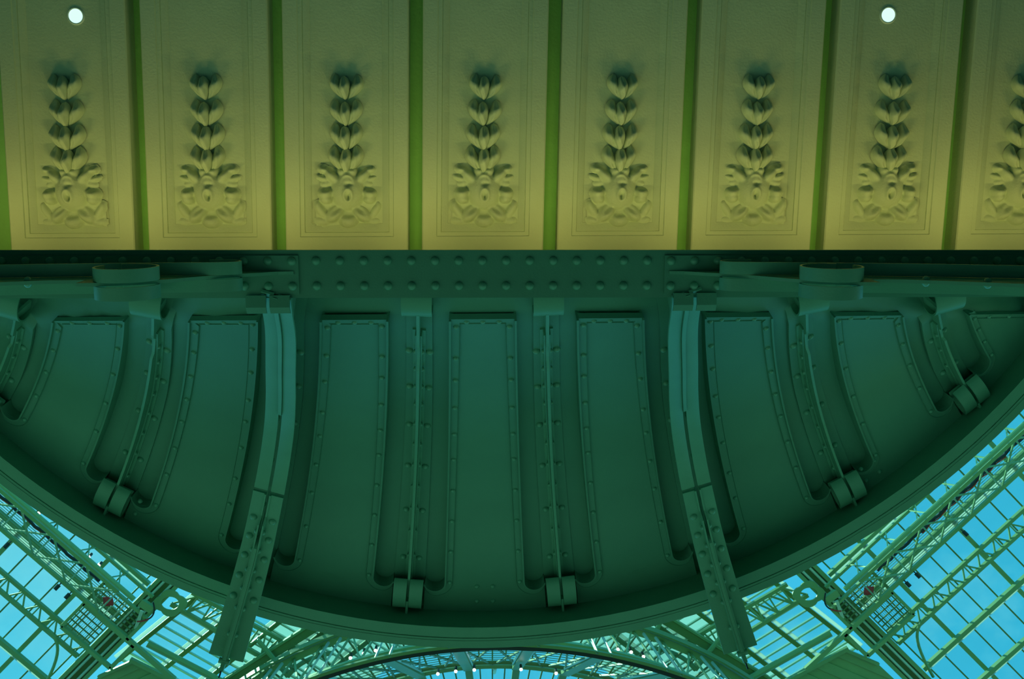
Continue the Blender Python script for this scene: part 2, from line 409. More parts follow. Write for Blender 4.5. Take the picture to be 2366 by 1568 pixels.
for kk in (-3.5, -2.5, -.5, .5, 2.5, 3.5):
    th = kk * PITCH; sa = s_slope(th, .135); sT = s_slope(th, Q_TOP); se = 1 - .40 / rlen(th); sX = 1 - .14 / rlen(th)
    rb = thing('balcony_rib', at(th, .7), 'green iron rib with scrolled ends ' + rib_names[kk], 'rib', 'curved ribs under the balcony')
    base_strip(th, rb)
    def websec(i, sa=sa, sX=sX):
        f = i / 60; h = .060
        s = lerp(sa, sX, f)
        if s < sT + .035: h = .064
        elif s < sT + .075: h = .040
        return [(-.008, N0), (.008, N0), (.008, h), (-.008, h)]
    strip = []
    for i in range(61):
        p, bd, nn, t = frame(th, lerp(sa, sX, i / 60)); strip.append((p, bd, nn))
    MB().sweep(strip, websec).build('web', M_IRON2, rb, 30)
    for sg in (-1, 1):
        a_, b_ = sg * .009, sg * .034
        def sec(i, a_=a_, b_=b_, sg=sg):
            z = .016 - rec(th, lerp(sT + .022, se + .01, i / 36))
            q = [(a_, z), (b_, z), (b_, z + .010), (a_ + sg * .009, z + .010), (a_ + sg * .009, z + .045), (a_, z + .045)]
            return q if sg > 0 else q[::-1]
        strip_along(th, sT + .022, se + .01, sec).build('web_angle', M_IRON2, rb, 30)
    ss = arc_s(th, sT + .03, se - .02, .46)
    for s in ss:
        for sg in (-1, 1):
            rivet(RIV_L, at(th, s, .016 - rec(th, s), sg * .056), frame(th, s)[2], .023, rb)
    for s in arc_s(th, sT + .04, se - .01, .23):
        for sg in (-1, 1):
            rivet(RIV_S, at(th, s, .046 - rec(th, s), sg * .018), frame(th, s)[1] * sg, .0145, rb, 'web_rivet')
    q = cp(th, s_slope(th, .142)); zc = q.z - .06; cc = Vector((q.x / q.z * zc * 1.02, .1270 * zc, zc)); kz = zc / 4.72; fr = []
    ax_ = Vector((math.cos(th * .4), -math.sin(th * .4), 0)); ou = Vector((math.sin(th * .4), math.cos(th * .4), 0))
    for i in range(31):
        a = lerp(2.3, 2.3 - 5.6, i / 30); nn = ou * math.cos(a) + Vector((0, 0, math.sin(a))); fr.append((cc + nn * .089 * kz, ax_, nn))
    MB().sweep(fr, [(-.07 * kz, -.006), (.07 * kz, -.006), (.07 * kz, .006), (-.07 * kz, .006)]).build('top_scroll', M_IRON2, rb, 40)
    sR = 1 - .325 / rlen(th)
    for sg in (-1, 1):
        loop(MB(), th, sR, .050, .122, .062, .205, sg, 2.95, -2.2, .012, gap=.010).build('end_scroll', M_IRON2, rb, 40)
    MB().bar(at(th, sX - .04, .06), at(th, sX + .012, .05), .016, .09, frame(th, sX)[2]).build('web_tip', M_IRON2, rb)
    p, bd, nn, t = frame(th, 1 - .055 / rlen(th))
    b = MB(); b.bar(p - bd * .035 + nn * .0, p + bd * .035, .07, .05, nn); b.build('foot_block', M_IRON, rb)
    for sg in (-1, 1): rivet(RIV_S, p + bd * sg * .052 + nn * .0, nn, .016, rb, 'bolt_head')

# --- the two deep hanging brackets
CONS = [(3.10, 4.42), (3.19, 4.56), (3.36, 4.86), (3.62, 5.20), (3.85, 5.50), (4.10, 5.77), (4.40, 5.99), (4.70, 6.14), (5.0, 6.25), (5.3, 6.28), (5.58, 6.25), (5.80, 6.19)]
def cons(t):
    x = t * (len(CONS) - 1); i = min(int(x), len(CONS) - 2); f = x - i
    P = [CONS[max(0, min(len(CONS) - 1, i + k))] for k in (-1, 0, 1, 2)]
    r = [0, 0]
    for d in (0, 1):
        a, b_, c, e = [q[d] for q in P]
        r[d] = .5 * (2 * b_ + (c - a) * f + (2 * a - 5 * b_ + 4 * c - e) * f * f + (3 * b_ - a - 3 * c + e) * f ** 3)
    return r
for sg, nm in ((-1, 'left of the middle panel, crossing the rim'), (1, 'right of the middle panel, crossing the rim')):
    th = sg * 16.75 * D2R; tb = sg * 1.5 * PITCH
    d2 = Vector((math.sin(th), math.cos(th), 0)); bd = Vector((math.cos(th), -math.sin(th), 0)) * 1.0
    def cf(t, n=0., lat=0.):
        r, z = cons(t); r2, z2 = cons(min(1, t + .004)); r1, z1 = cons(max(0, t - .004))
        tv = (d2 * (r2 - r1) + Vector((0, 0, z2 - z1))).normalized(); nn = bd.cross(tv)
        if nn.z > 0: nn = -nn
        return Vector((0, FAN, 0)) + d2 * r + Vector((0, 0, z)) + nn * n + bd * lat, bd, nn
    hb = thing('hanging_bracket', cf(.5)[0], 'deep iron bracket with split flange, ' + nm, 'bracket', 'hanging console brackets')
    base_strip(tb, hb)
    def hw(t): return lerp(.066, .112, min(1, t * 1.02))
    # web from the flange back to the soffit
    rows = []
    for i in range(41):
        t = i / 40; r, z = cons(t)
        # matching point on the soffit
        s = max(.02, min(1.0, (r - (-.383 - FAN) / math.cos(tb)) / rlen(tb)))
        top = at(tb, s, -REC + .01)
        rows.append((cf(t, .066 if t > .70 else (.012 if t < .42 else -.035))[0], top))
    mb = MB()
    for lat in (-.0095, .0095):
        mb.grid([[a + bd * lat for a, c in rows], [c + bd * lat for a, c in rows]])
    mb.grid([[a - bd * .0095 for a, c in rows], [a + bd * .0095 for a, c in rows]])
    mb.build('web', M_IRON2, hb, 30)
    for s2 in (-1, 1):
        def usec(i, s2=s2):
            t = .60 * i / 40; a_, b_ = s2 * .010, s2 * hw(t)
            q = [(a_, -.012), (b_, -.012), (b_, .0), (a_ + s2 * .004, .0), (a_, -.002)]
            return q if s2 > 0 else q[::-1]
        MB().sweep([cf(.60 * i / 40) for i in range(41)], usec).build('upper_flange', M_IRON2, hb, 30)
        def lsec(i, s2=s2):
            t = lerp(.605, .985, i / 30); a_, b_ = s2 * .010, s2 * hw(t)
            q = [(a_, .006), (a_, .060 if t > .66 else .02), (a_ + s2 * .010, .060 if t > .66 else .02), (a_ + s2 * .012, .012), (b_, .010), (b_, -.004), (a_, -.004)]
            return q if s2 < 0 else q[::-1]
        MB().sweep([cf(lerp(.605, .985, i / 30)) for i in range(31)], lsec).build('lower_angle', M_IRON2, hb, 30)
        for i, t in enumerate((.665, .71, .755, .80, .845)):
            p, _, nn = cf(t, .010, s2 * hw(t) * .62); rivet(RIV_L, p, nn, .024, hb)
        for t in (.69, .735, .78, .822, .865, .925):
            p, _, nn = cf(t, .036, s2 * .021); rivet(RIV_S, p, bd * s2, .017, hb, 'web_rivet')
    e0, e1 = cf(.965, .03)[0], cf(1.0, .045)[0]
    MB().bar(e0, e1 + (e1 - e0) * .7, .026, .05, cf(.98)[2]).build('end_lug', M_IRON2, hb)
    MB().tube([cf(.992, .05, -.034)[0], cf(.992, .05, .034)[0]], .019, 12).build('end_bolt', M_IRON2, hb)
    MB().bar(e1, e1 + (e1 - e0) * 1.3, .008, .03, cf(.98)[2]).build('split_pin', M_BLACK, hb)
    # folded cap plates under the beam
    xb = cf(.03)[0].x
    for s2 in (-1, 1):
        xa, xc = (xb + s2 * .008 - .03 * (-sg), xb + s2 * .094 - .03 * (-sg)) if True else (0, 0)
        x0, x1 = min(xa, xc), max(xa, xc)
        b = MB(); b.sweep([(Vector((x0, .585, 4.42)), Vector((0, 1, 0)), Vector((0, 0, 1))), (Vector((x1, .585, 4.42)), Vector((0, 1, 0)), Vector((0, 0, 1)))],
                          [(-.030, .02), (-.030, .0), (.022, -.006), (.050, .012), (.052, .022), (.020, .006)])
        b.build('cap_plate', M_IRON, hb, 20)
    for s in arc_s(tb, s_slope(tb, Q_TOP) + .03, .93, .46):
        for s2 in (-1, 1): rivet(RIV_L, at(tb, s, .016 - rec(tb, s), s2 * .056), frame(tb, s)[2], .023, hb, 'base_rivet')

# ------------------------------------------------------------------ the straight beam
BZ = 4.45
bm = thing('riveted_beam', (0, .47, BZ), 'long straight green iron beam with two rows of round rivets below the plaster panels', 'beam')
SK = .0045
def by(x, y): return y + SK * x
b = MB()
b.add([(-6, by(-6, .366), BZ), (6, by(6, .366), BZ), (6, by(6, .574), BZ), (-6, by(-6, .574), BZ), (-6, by(-6, .366), BZ + .018), (6, by(6, .366), BZ + .018), (6, by(6, .574), BZ + .018), (-6, by(-6, .574), BZ + .018)],
      [(3, 2, 1, 0), (4, 5, 6, 7), (0, 1, 5, 4), (1, 2, 6, 5), (2, 3, 7, 6), (3, 0, 4, 7)])
b.build('bottom_plate', M_IRON, bm)
b = MB(); b.add([(-6, by(-6, .545), BZ + .018), (6, by(6, .545), BZ + .018), (6, by(6, .56), BZ + .018), (-6, by(-6, .56), BZ + .018), (-6, by(-6, .545), 7.2), (6, by(6, .545), 7.2), (6, by(6, .56), 7.2), (-6, by(-6, .56), 7.2)],
      [(3, 2, 1, 0), (4, 5, 6, 7), (0, 1, 5, 4), (1, 2, 6, 5), (2, 3, 7, 6), (3, 0, 4, 7)])
b.build('web_plate', M_IRON, bm)
for k in range(-7, 8):
    for y in (.412, .5215):
        rivet(RIV_L, (k * .1029, by(k * .1029, y), BZ), (0, 0, -1), .0195, bm)

# --- arched braces springing from the beam to either side
for sg, nm in ((-1, 'left'), (1, 'right')):
    ab = thing('arch_brace', (sg * 1.4, .46, 4.2), 'iron arch brace with looped flange and scroll on the ' + nm + ' half of the beam', 'brace')
    def X(x): return sg * x
    # foot plate
    b = MB(); xs = sorted((X(.795), X(5.0))); y0, y1 = .388, .556
    b.add([(xs[0], by(xs[0], y0), BZ - .012), (xs[1], by(xs[1], y0), BZ - .012), (xs[1], by(xs[1], y1), BZ - .012), (xs[0], by(xs[0], y1), BZ - .012),
           (xs[0], by(xs[0], y0), BZ), (xs[1], by(xs[1], y0), BZ), (xs[1], by(xs[1], y1), BZ), (xs[0], by(xs[0], y1), BZ)],
          [(3, 2, 1, 0), (4, 5, 6, 7), (0, 1, 5, 4), (1, 2, 6, 5), (2, 3, 7, 6), (3, 0, 4, 7)])
    b.build('foot_plate', M_IRON, ab)
    for k in range(8, 33):
        x = X(k * .1029)
        rivet(RIV_L, (x, by(x, .412), BZ - .012), (0, 0, -1), .0195, ab)
        if k < 11: rivet(RIV_L, (x, by(x, .5215), BZ - .012), (0, 0, -1), .0195, ab)
    YW = .463
    # web: top edge on the foot plate, lower edge dropping away from the middle
    low = [(.815, 4.432), (.88, 4.425), (.95, 4.37), (1.03, 4.33), (1.14, 4.25), (1.25, 4.13), (1.36, 4.05), (1.5, 4.0), (1.575, 3.99), (1.58, 4.10), (1.72, 4.09), (1.95, 4.0), (2.3, 3.86), (2.8, 3.6), (3.4, 3.1), (4.0, 2.4)]
    mb = MB()
    L = [[Vector((X(x), by(X(x), YW + dy), z)) for x, z in low] for dy in (-.007, .007)]
    T = [[Vector((X(x), by(X(x), YW + dy), max(4.437, z)) if x < 99 else 0) for x, z in low] for dy in (-.007, .007)]
    mb.grid([T[0], L[0], L[1], T[1]])
    mb.build('web', M_IRON2, ab, 20)
    # flange halves, each with a folded hairpin end towards the middle
    for s2 in (-1, 1):
        path = [(1.16, 4.385), (1.10, 4.388), (1.055, 4.38), (1.025, 4.355), (1.015, 4.325), (1.025, 4.295), (1.055, 4.275), (1.11, 4.266), (1.25, 4.256), (1.45, 4.236), (1.7, 4.205), (1.95, 4.165), (2.2, 4.11), (2.6, 3.98), (3.0, 3.78), (3.5, 3.40), (4.0, 2.85)]
        fr = []
        for i, (x, z) in enumerate(path):
            xp, zp = path[max(0, i - 1)]; xn, zn = path[min(len(path) - 1, i + 1)]
            tv = Vector((X(xn - xp), 0, zn - zp)).normalized(); nn = tv.cross(Vector((0, 1, 0)))
            fr.append((Vector((X(x), by(X(x), YW), z)), Vector((0, 1, 0)), nn))
        a_, b_ = (s2 * .009, s2 * .062)
        l0, l1 = min(a_, b_), max(a_, b_)
        MB().sweep(fr, [(l0, -.005), (l1, -.005), (l1, .005), (l0, .005)]).build('flange', M_IRON2, ab, 50)
        # rolled scroll under the flange
        fr = []
        for i in range(31):
            a = math.radians(lerp(62, 62 + 325, i / 30)); r = lerp(.118, .122, i / 30)
            nn = Vector((X(math.cos(a)), 0, math.sin(a))); fr.append((Vector((X(1.41), by(X(1.41), YW), 4.09)) + nn * r, Vector((0, 1, 0)), nn))
        MB().sweep(fr, [(l0, -.005), (l1, -.005), (l1, .005), (l0, .005)]).build('scroll', M_IRON2, ab, 50)
    for x, z in ((1.80, 4.07), (2.02, 4.0)):
        for s2 in (-1, 1): rivet(RIV_S, (X(x), by(X(x), YW + s2 * .007), z + .02), (0, s2, 0), .016, ab, 'web_rivet')
    for s2 in (-1, 1):                            # lower edge angle of the beam beside the brace
        pass

# ------------------------------------------------------------------ plaster panels of the gallery ceiling
SHEAR = -.021; YB = .397
def cpt(x, y, z, cx): return Vector((cx + x + (y - YB) * SHEAR, y, z))
# one laurel leaf, tip towards -Y, standing proud of the ceiling (towards -Z)
def leaf_mesh(bend=0.):
    vs, fs = [], []; nu, nv = 14, 11
    for i in range(nu + 1):
        t = i / nu
        wd = (math.sin(math.pi * min(1, t * 1.0) ** 1.22) ** .55) if 0 < t < 1 else 0.0
        for j in range(nv + 1):
            u = 2 * j / nv - 1
            arch = (1 - u * u) ** .6
            hh = .25 + .75 * math.sin(math.pi * (t * .82 + .14))
            crease = -.06 * math.exp(-(u / .13) ** 2) * math.sin(math.pi * t)
            lump = .15 * math.sin(12.5 * t + 2.6 * u + 1) * math.cos(4.4 * u + .5)
            vs.append((u * .5 * wd + bend * math.sin(.66 * math.pi * t), -(t), -(arch * hh + crease + lump) * (wd ** .5)))
    for i in range(nu):
        for j in range(nv):
            a = i * (nv + 1) + j; fs.append((a, a + nv + 1, a + nv + 2, a + 1))
    me = bpy.data.meshes.new('leaf'); me.from_pydata(vs, [], fs); me.materials.append(M_PLASTER)
    me.polygons.foreach_set('use_smooth', [True] * len(me.polygons)); return me
LEAF, LEAF_SIDE = leaf_mesh(), leaf_mesh(.72)
def el(u, v, u0, v0, a, b_, rot, h, pw=.5):
    c, s = math.cos(rot), math.sin(rot); x, y = u - u0, v - v0
    x, y = x * c + y * s, -x * s + y * c
    d = 1 - (x / a) ** 2 - (y / b_) ** 2
    return h * d ** pw if d > 0 else 0.
def ga(u, v, u0, v0, a, b_, rot, h):
    c, s = math.cos(rot), math.sin(rot); x, y = u - u0, v - v0
    x, y = x * c + y * s, -x * s + y * c
    return h * math.exp(-(x / a) ** 2 - (y / b_) ** 2)
def relief(u, v):
    a = abs(u); h = [0.]
    if a < 73 and 86 < v < 138: h.append(5)
    h.append(el(a, v, 0, 58, 41, 47, 0, 31, .55))                                                   # bowl
    h.append(el(a, v, 0, 30, 19, 34, 0, 26, .7))                                                    # neck
    h.append(el(a, v, 11, 14, 14, 15, -.4, 25, .6) - ga(a, v, 9, 8, 6, 4, 0, 4))
    h.append(el(a, v, 34, 25, 28, 15, -.85, 24, .6) - ga(a, v, 31, 12, 14, 6, -.6, 9))               # upper volutes
    h.append(el(a, v, 53, 10, 14, 11, -.2, 19, .6) - ga(a, v, 50, 4, 8, 4, 0, 6)); h.append(el(a, v, 54, 31, 17, 7, -.35, 15)); h.append(el(a, v, 45, 42, 16, 9, .15, 14))
    h.append(el(a, v, 50, 64, 19, 16, .2, 27, .55) - ga(a, v, 49, 53, 13, 6, .2, 9)); h.append(el(a, v, 49, 77, 16, 13, 0, 24, .5))   # side knobs under hoods
    h.append(el(a, v, 31, 111, 27, 17, .75, 25, .55) - ga(a, v, 28, 102, 16, 7, .75, 10))             # lower scallops
    h.append(el(a, v, 0, 126, 24, 20, 0, 22, .5) - ga(a, v, 0, 112, 14, 7, 0, 9))
    h.append(el(a, v, 62, 103, 11, 25, .55, 16)); h.append(el(a, v, 68, 92, 7, 14, -.1, 13)); h.append(el(a, v, 60, 128, 18, 10, -.15, 13))
    K_ = 2.6; z = K_ * math.log(sum(math.exp(q / K_) for q in h)) - K_ * math.log(len(h))
    du, dv = u - 1, v - 68
    r = math.hypot(du / 9.5, dv / 14.0)
    z += 3.5 * math.exp(-((r - 1) / .30) ** 2) - 9 * math.exp(-(math.hypot(du / 4.0, (dv - 4) / 7.0)) ** 2)
    z += 3.0 * math.exp(-((math.hypot(u, v - 38) - 15) / 2.6) ** 2) * (1 / (1 + math.exp((v - 36) / 2))) - 6 * math.exp(-((u - 3) / 8) ** 2 - ((v - 43) / 4) ** 2)
    return max(0, z)
def acanthus_mesh():
    vs, fs = [], []; n, m = 78, 75; S = 1 / 483
    for i in range(m + 1):
        v = -4 + 150 * i / m
        for j in range(n + 1):
            u = -78 + 156 * j / n
            vs.append((u * S, v * S, -relief(u, v) * S * 1.40))
    for i in range(m):
        for j in range(n):
            a = i * (n + 1) + j; q = (a, a + n + 1, a + n + 2, a + 1)
            if max(-vs[k][2] for k in q) > 2e-4: fs.append(q)
    used = sorted({k for q in fs for k in q}); mp = {k: i for i, k in enumerate(used)}
    me = bpy.data.meshes.new('acanthus'); me.from_pydata([vs[k] for k in used], [], [tuple(mp[k] for k in q) for q in fs]); me.materials.append(M_PLASTER)
    me.polygons.foreach_set('use_smooth', [True] * len(me.polygons)); return me
ACAN = acanthus_mesh()
HW, YT = .2895, -7.1
# moulded face: (half width, end y, height) from the outer border in to the sunk field
PROF = [(.2895, .45, .125), (.2895, .45, .006), (.284, .45, 0), (.2215, .338, 0), (.218, .3345, .006), (.200, .3165, .006), (.1985, .315, .012), (.196, .312, .010), (.170, .278, .021), (.166, .274, .026), (.163, .270, .026)]
def panel_face(cx):
    b = MB(); rows = []
    for h_, ye, dz in PROF:
        ring_ = []
        for k in range(9): ring_.append(cpt(-h_, lerp(YT, ye, (k / 8) ** .5), CEIL + dz, cx))
        for k in range(1, 8): ring_.append(cpt(lerp(-h_, h_, k / 8), ye, CEIL + dz, cx))
        for k in range(9): ring_.append(cpt(h_, lerp(ye, YT, 1 - ((8 - k) / 8) ** .5), CEIL + dz, cx))
        rows.append(ring_)
    b.grid(rows)
    h_, ye, dz = PROF[-1]
    b.add([cpt(-h_, YT, CEIL + dz, cx), cpt(-h_, ye, CEIL + dz, cx), cpt(h_, ye, CEIL + dz, cx), cpt(h_, YT, CEIL + dz, cx)], [(0, 1, 2, 3)])
    return b
ords = ['first', 'second', 'third', 'fourth', 'fifth', 'sixth', 'seventh', 'eighth']
for i in range(8):
    cx = .0015 + .645 * (i - 3)
    extra = {0: ', with a round light above its garland', 6: ', with a round light above its garland', 7: ', cut off by the right edge'}.get(i, '')
    pp = thing('plaster_panel', cpt(0, 0, CEIL, cx), ords[i] + ' cream plaster ceiling panel from the left' + extra, 'panel', 'plaster panels of the gallery ceiling')
    panel_face(cx).build('moulded_board', M_PLASTER, pp, 40)
    rl = root_loc(pp)
    def place(me, nm, x, y, z, sx, sy, sz, rot=0., tilt=0.):
        o = bpy.data.objects.new(nm, me); COL.objects.link(o); o.parent = pp
        o.location = cpt(x, y, z, cx) - rl; o.scale = (sx, sy, sz); o.rotation_euler = (tilt, random.uniform(-.08, .08), rot); return o
    ZF = CEIL + .026
    for t, yb in enumerate((-.298, -.178, -.065, .040)):
        g = 1 + .03 * t
        place(LEAF, 'leaf', -.004, yb + .002, ZF - .010, .054 * g, .112 * g, .074, random.uniform(-.07, .07) - SHEAR, .12)
        for s2 in (-1, 1):
            place(LEAF_SIDE, 'leaf', s2 * .006, yb, ZF, s2 * .056 * g, .122 * g, .058, s2 * .06 + random.uniform(-.06, .06), .06)
    place(ACAN, 'acanthus_base', .0, 0.0, ZF, 1.0, 1.0, 1.0)
for i, (x, y) in {0: (-1.852, -.674), 6: (1.906, -.685)}.items():
    t = thing('downlight', (x, y, CEIL + .02), 'small round ceiling light, lit white, in the ' + ('first' if i == 0 else 'seventh') + ' plaster panel from the left', 'light', 'round ceiling lights')
    b = MB(); fr = []
    for k in range(28):
        a = 6.28319 * k / 28; fr.append((Vector((x, y, CEIL + .026)), Vector((math.cos(a), math.sin(a), 0)), Vector((0, 0, -1))))
    b.sweep(fr, [(.032, -.01), (.032, .004), (.036, .006), (.041, .0), (.041, -.01)], closed=True); b.build('trim_ring', M_WHITE, t)
    b = MB(); b.add([(x + .033 * math.cos(6.28319 * k / 24), y + .033 * math.sin(6.28319 * k / 24), CEIL + .024) for k in range(24)], [tuple(reversed(range(24)))]); b.build('lens', M_LAMP, t)

# ------------------------------------------------------------------ the glass roof far above
AX = .26                                          # the roof's own axis of symmetry
def rp_(a, b_, z, side):
    k = z / 34.; x, y = (-17.03 + .7071 * (a + b_)) * k, (17.46 + .7071 * (a - b_)) * k
    return Vector((x if side < 0 else 2 * AX - x, y, z))
def mx_(p, side): return Vector((p[0] if side < 0 else 2 * AX - p[0], p[1], p[2]))
SIDE = {-1: 'left', 1: 'right'}
def lattice(side, fA, fB, a0, a1, step, nm, label, cat, cw=.10, lw=.045, cross=False, posts=True, group=None, mA=None):
    """flat lattice truss between chord functions fA(a), fB(a)"""
    t = thing(nm, fA((a0 + a1) / 2), label, cat, group)
    MB().bar(fA(a0), fA(a1), cw, cw).build('chord', mA or M_ROOF, t); MB().bar(fB(a0), fB(a1), cw, cw).build('chord', mA or M_ROOF, t)
    n = max(1, round((a1 - a0) / step)); st = (a1 - a0) / n
    for i in range(n):
        p, q = a0 + i * st, a0 + (i + 1) * st
        if cross:
            MB().bar(fA(p), fB(q), lw, lw).build('lacing_bar', M_ROOF, t); MB().bar(fB(p), fA(q), lw, lw).build('lacing_bar', M_ROOF, t)
        else:
            MB().bar(fA(p), fB((p + q) / 2), lw, lw).build('lacing_bar', M_ROOF, t); MB().bar(fB((p + q) / 2), fA(q), lw, lw).build('lacing_bar', M_ROOF, t)
        if posts: MB().bar(fA(q), fB(q), lw, lw).build('post', M_ROOF, t)
    return t
def pane(p4, m, par):
    n = (p4[1] - p4[0]).cross(p4[3] - p4[0]).normalized() * .012
    MB().add([p - n for p in p4] + [p + n for p in p4], [(3, 2, 1, 0), (4, 5, 6, 7), (0, 1, 5, 4), (1, 2, 6, 5), (2, 3, 7, 6), (3, 0, 4, 7)]).build('glass_pane', m, par)
wn = 0
for side in (-1, 1):
    S = SIDE[side]; A0 = -7.73; A1 = 1.6
    # vault glazing
    wn += 1
    w_ = thing('window_%d' % wn, rp_(-1, 2, 34.4, side), None, None, kind='structure')
    levels = [-2.7, -.976, .856, 2.55, 4.06, 5.6, 7.3, 9.0]
    bars = []; a = 1.405
    while a > A0: bars.append(a); a -= .7025
    bars = bars[::-1]
    for i, a in enumerate(bars):
        thick = abs((a / 2.81) - round(a / 2.81)) < .05
        wd = .16 if thick else .055
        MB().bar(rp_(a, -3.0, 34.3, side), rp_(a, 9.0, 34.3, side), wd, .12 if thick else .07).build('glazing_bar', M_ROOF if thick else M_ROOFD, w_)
        if i + 1 < len(bars):
            for l in range(7):
                q = [rp_(a, levels[l], 34.42, side), rp_(bars[i + 1], levels[l], 34.42, side), rp_(bars[i + 1], levels[l + 1], 34.42, side), rp_(a, levels[l + 1], 34.42, side)]
                pane(q, M_GLASS, w_)
    # purlins
    for bq, wd, zz, nm in ((.856, .17, 34.05, 'second from the outside'), (-.976, .17, 34.05, 'outermost'), (4.42, .16, 34.1, 'behind the catwalk'), (6.0, .14, 34.1, 'nearest the balcony rim')):
        t = thing('roof_purlin', rp_(0, bq, zz, side), 'straight green purlin with pale drip channel on the %s vault, %s' % (S, nm), 'purlin')
        MB().bar(rp_(A0, bq, zz, side), rp_(1.6, bq, zz, side), wd, .16).build('beam', M_ROOF, t)
        gw, go = (.20, .20) if bq > 4 else (.08, .14)
        MB().bar(rp_(A0, bq - go, zz + .1, side), rp_(1.6, bq - go, zz + .1, side), gw, .03).build('drip_channel', M_STRIP, t)
    lattice(side, lambda a: rp_(a, 2.84, 34.1, side), lambda a: rp_(a, 2.27, 33.9, side), A0, 1.6, .70, 'lattice_purlin',
            'laced green lattice purlin crossing the middle of the %s glass vault' % S, 'truss', .13, .05)
    # catwalk truss with its rails, grating and cables
    ct = lattice(side, lambda a: rp_(a, 5.06, 31.2, side), lambda a: rp_(a, 4.02, 32.2, side), A0, 1.0, 1.405, 'catwalk_truss',
            'long braced green catwalk truss along the edge of the %s vault' % S, 'truss', .12, .05, cross=True)
    MB().tube([rp_(A0, 5.22, 31.0, side), rp_(1.6, 5.22, 31.0, side)], .085, 10).build('main_tube', M_ROOF, ct)
    MB().bar(rp_(A0, 5.75, 33.0, side), rp_(2.0, 5.75, 33.0, side), .10, .10).build('upper_chord', M_ROOF, ct)
    a = A0 + .35; k = 0
    while a < 1.4:
        MB().bar(rp_(a, 5.06, 31.2, side), rp_(a + (.5 if k % 2 else -.5), 5.75, 33.0, side), .045, .045).build('stay', M_ROOF, ct); a += .70; k += 1
    b = MB()
    for q in range(9):
        b.bar(rp_(A0, 4.16 + .085 * q, 32.5, side), rp_(.9, 4.16 + .085 * q, 32.5, side), .012, .02)
    b.build('grating', M_ROOFD, ct, kind='stuff')
    t = MB(); pts = []
    for q in range(40):
        a = lerp(A0, .3, q / 39); pts.append(rp_(a, 4.90 + .03 * math.sin(q * 1.7), 31.6, side))
    tag(t.tube(pts, .055, 7).build('cable', M_BLACK), 'dark bundle of cables lying along the %s catwalk' % S, 'cable')
    tag(MB().tube([p + Vector((.03, .06, -.03)) for p in pts[10:30]], .022, 6).build('cable', M_RED), 'thin red cable beside the dark bundle on the %s catwalk' % S, 'cable')
    # box girder between vault and dome
    g = thing('box_girder', rp_(2.02, 3, 33.5, side), 'massive dark green diagonal girder between the %s vault and the dome' % S, 'girder')
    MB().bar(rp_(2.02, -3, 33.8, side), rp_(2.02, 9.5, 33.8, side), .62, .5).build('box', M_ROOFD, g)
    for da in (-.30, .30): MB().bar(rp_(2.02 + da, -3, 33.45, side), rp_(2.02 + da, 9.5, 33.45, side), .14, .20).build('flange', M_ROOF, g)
    for da in (-.12, .14): MB().tube([rp_(2.02 + da, -3, 33.40, side), rp_(2.02 + da, 9.5, 33.40, side)], .05, 8).build('pipe', M_PIPE, g)
    # maintenance cage
    c = thing('access_cage', rp_(1.5, 3.4, 31, side), 'green railed access cage with grated floor below the %s girder' % S, 'cage')
    for (p, q, wd) in (((.45, 2.74), (2.7, 2.74), .13), ((.45, 2.74), (.45, 5.0), .11), ((2.7, 2.74), (2.7, 3.95), .13), ((.45, 3.95), (4.6, 3.95), .17), ((2.4, 3.95), (2.4, 5.0), .11), ((.45, 5.0), (2.4, 5.0), .08)):
        MB().bar(rp_(p[0], p[1], 32.6, side), rp_(q[0], q[1], 32.6, side), wd, .14).build('frame_beam', M_ROOF, c)
    for aa, bb in ((.45, 2.74), (2.7, 2.74), (.45, 3.95), (2.7, 3.95), (.45, 5.0), (2.4, 5.0)):
        MB().bar(rp_(aa, bb, 32.6, side), rp_(aa, bb, 33.8, side), .07, .07).build('post', M_ROOF, c)
    for q in range(5):
        bb = 2.95 + .22 * q; MB().bar(rp_(.5, bb, 33.0, side), rp_(1.6, bb, 33.0, side), .035, .035).build('rail', M_ROOFD, c)
        MB().bar(rp_(.55 + .26 * q, 2.8, 33.0, side), rp_(.55 + .26 * q, 3.9, 33.0, side), .04, .04).build('rail', M_ROOFD, c)
        MB().bar(rp_(.6 + .3 * q, 4.0, 33.1, side), rp_(.6 + .3 * q, 5.0, 33.1, side), .05, .05).build('rail', M_PIPE, c)
        MB().bar(rp_(.5, 4.1 + .18 * q, 33.2, side), rp_(2.4, 4.1 + .18 * q, 33.2, side), .04, .04).build('rail', M_ROOFD, c)
    b = MB()
    for q in range(16): b.bar(rp_(.5 + .07 * q, 2.8, 33.3, side), rp_(.5 + .07 * q, 3.9, 33.3, side), .012, .02)
    for q in range(24): b.bar(rp_(.7 + .07 * q, 4.0, 33.4, side), rp_(.7 + .07 * q, 5.0, 33.4, side), .014, .02)
    b.build('grating', M_ROOFD, c, kind='stuff')
    b = MB(); p = rp_(1.0, 4.55, 32.3, side)
    b.grid([[p + Vector((.16 * (i - 1.5) / 1.5, .15 * (j - 1.5) / 1.5, .03 * math.sin(i * 2 + j))) for i in range(4)] for j in range(4)])
    ob = b.build('cloth', M_RED); so_ = ob.modifiers.new('thickness', 'SOLIDIFY'); so_.thickness = .02
    tag(ob, 'small red cloth tied inside the %s access cage' % S, 'cloth')
    # curved arm under the lattice purlin and a spotlight mount by the girder
    arm = []
    for q in range(14):
        f = q / 13; arm.append(rp_(lerp(.2, 1.55, f), 2.27 - 1.9 * f ** 3, 33.7, side))
    tag(MB().tube(arm, .055, 8).build('curved_strut', M_ROOF), 'curved green strut bending down from the lattice purlin beside the %s girder' % S, 'strut')
    # panels of the corner fan between girder and dome
    wn += 1
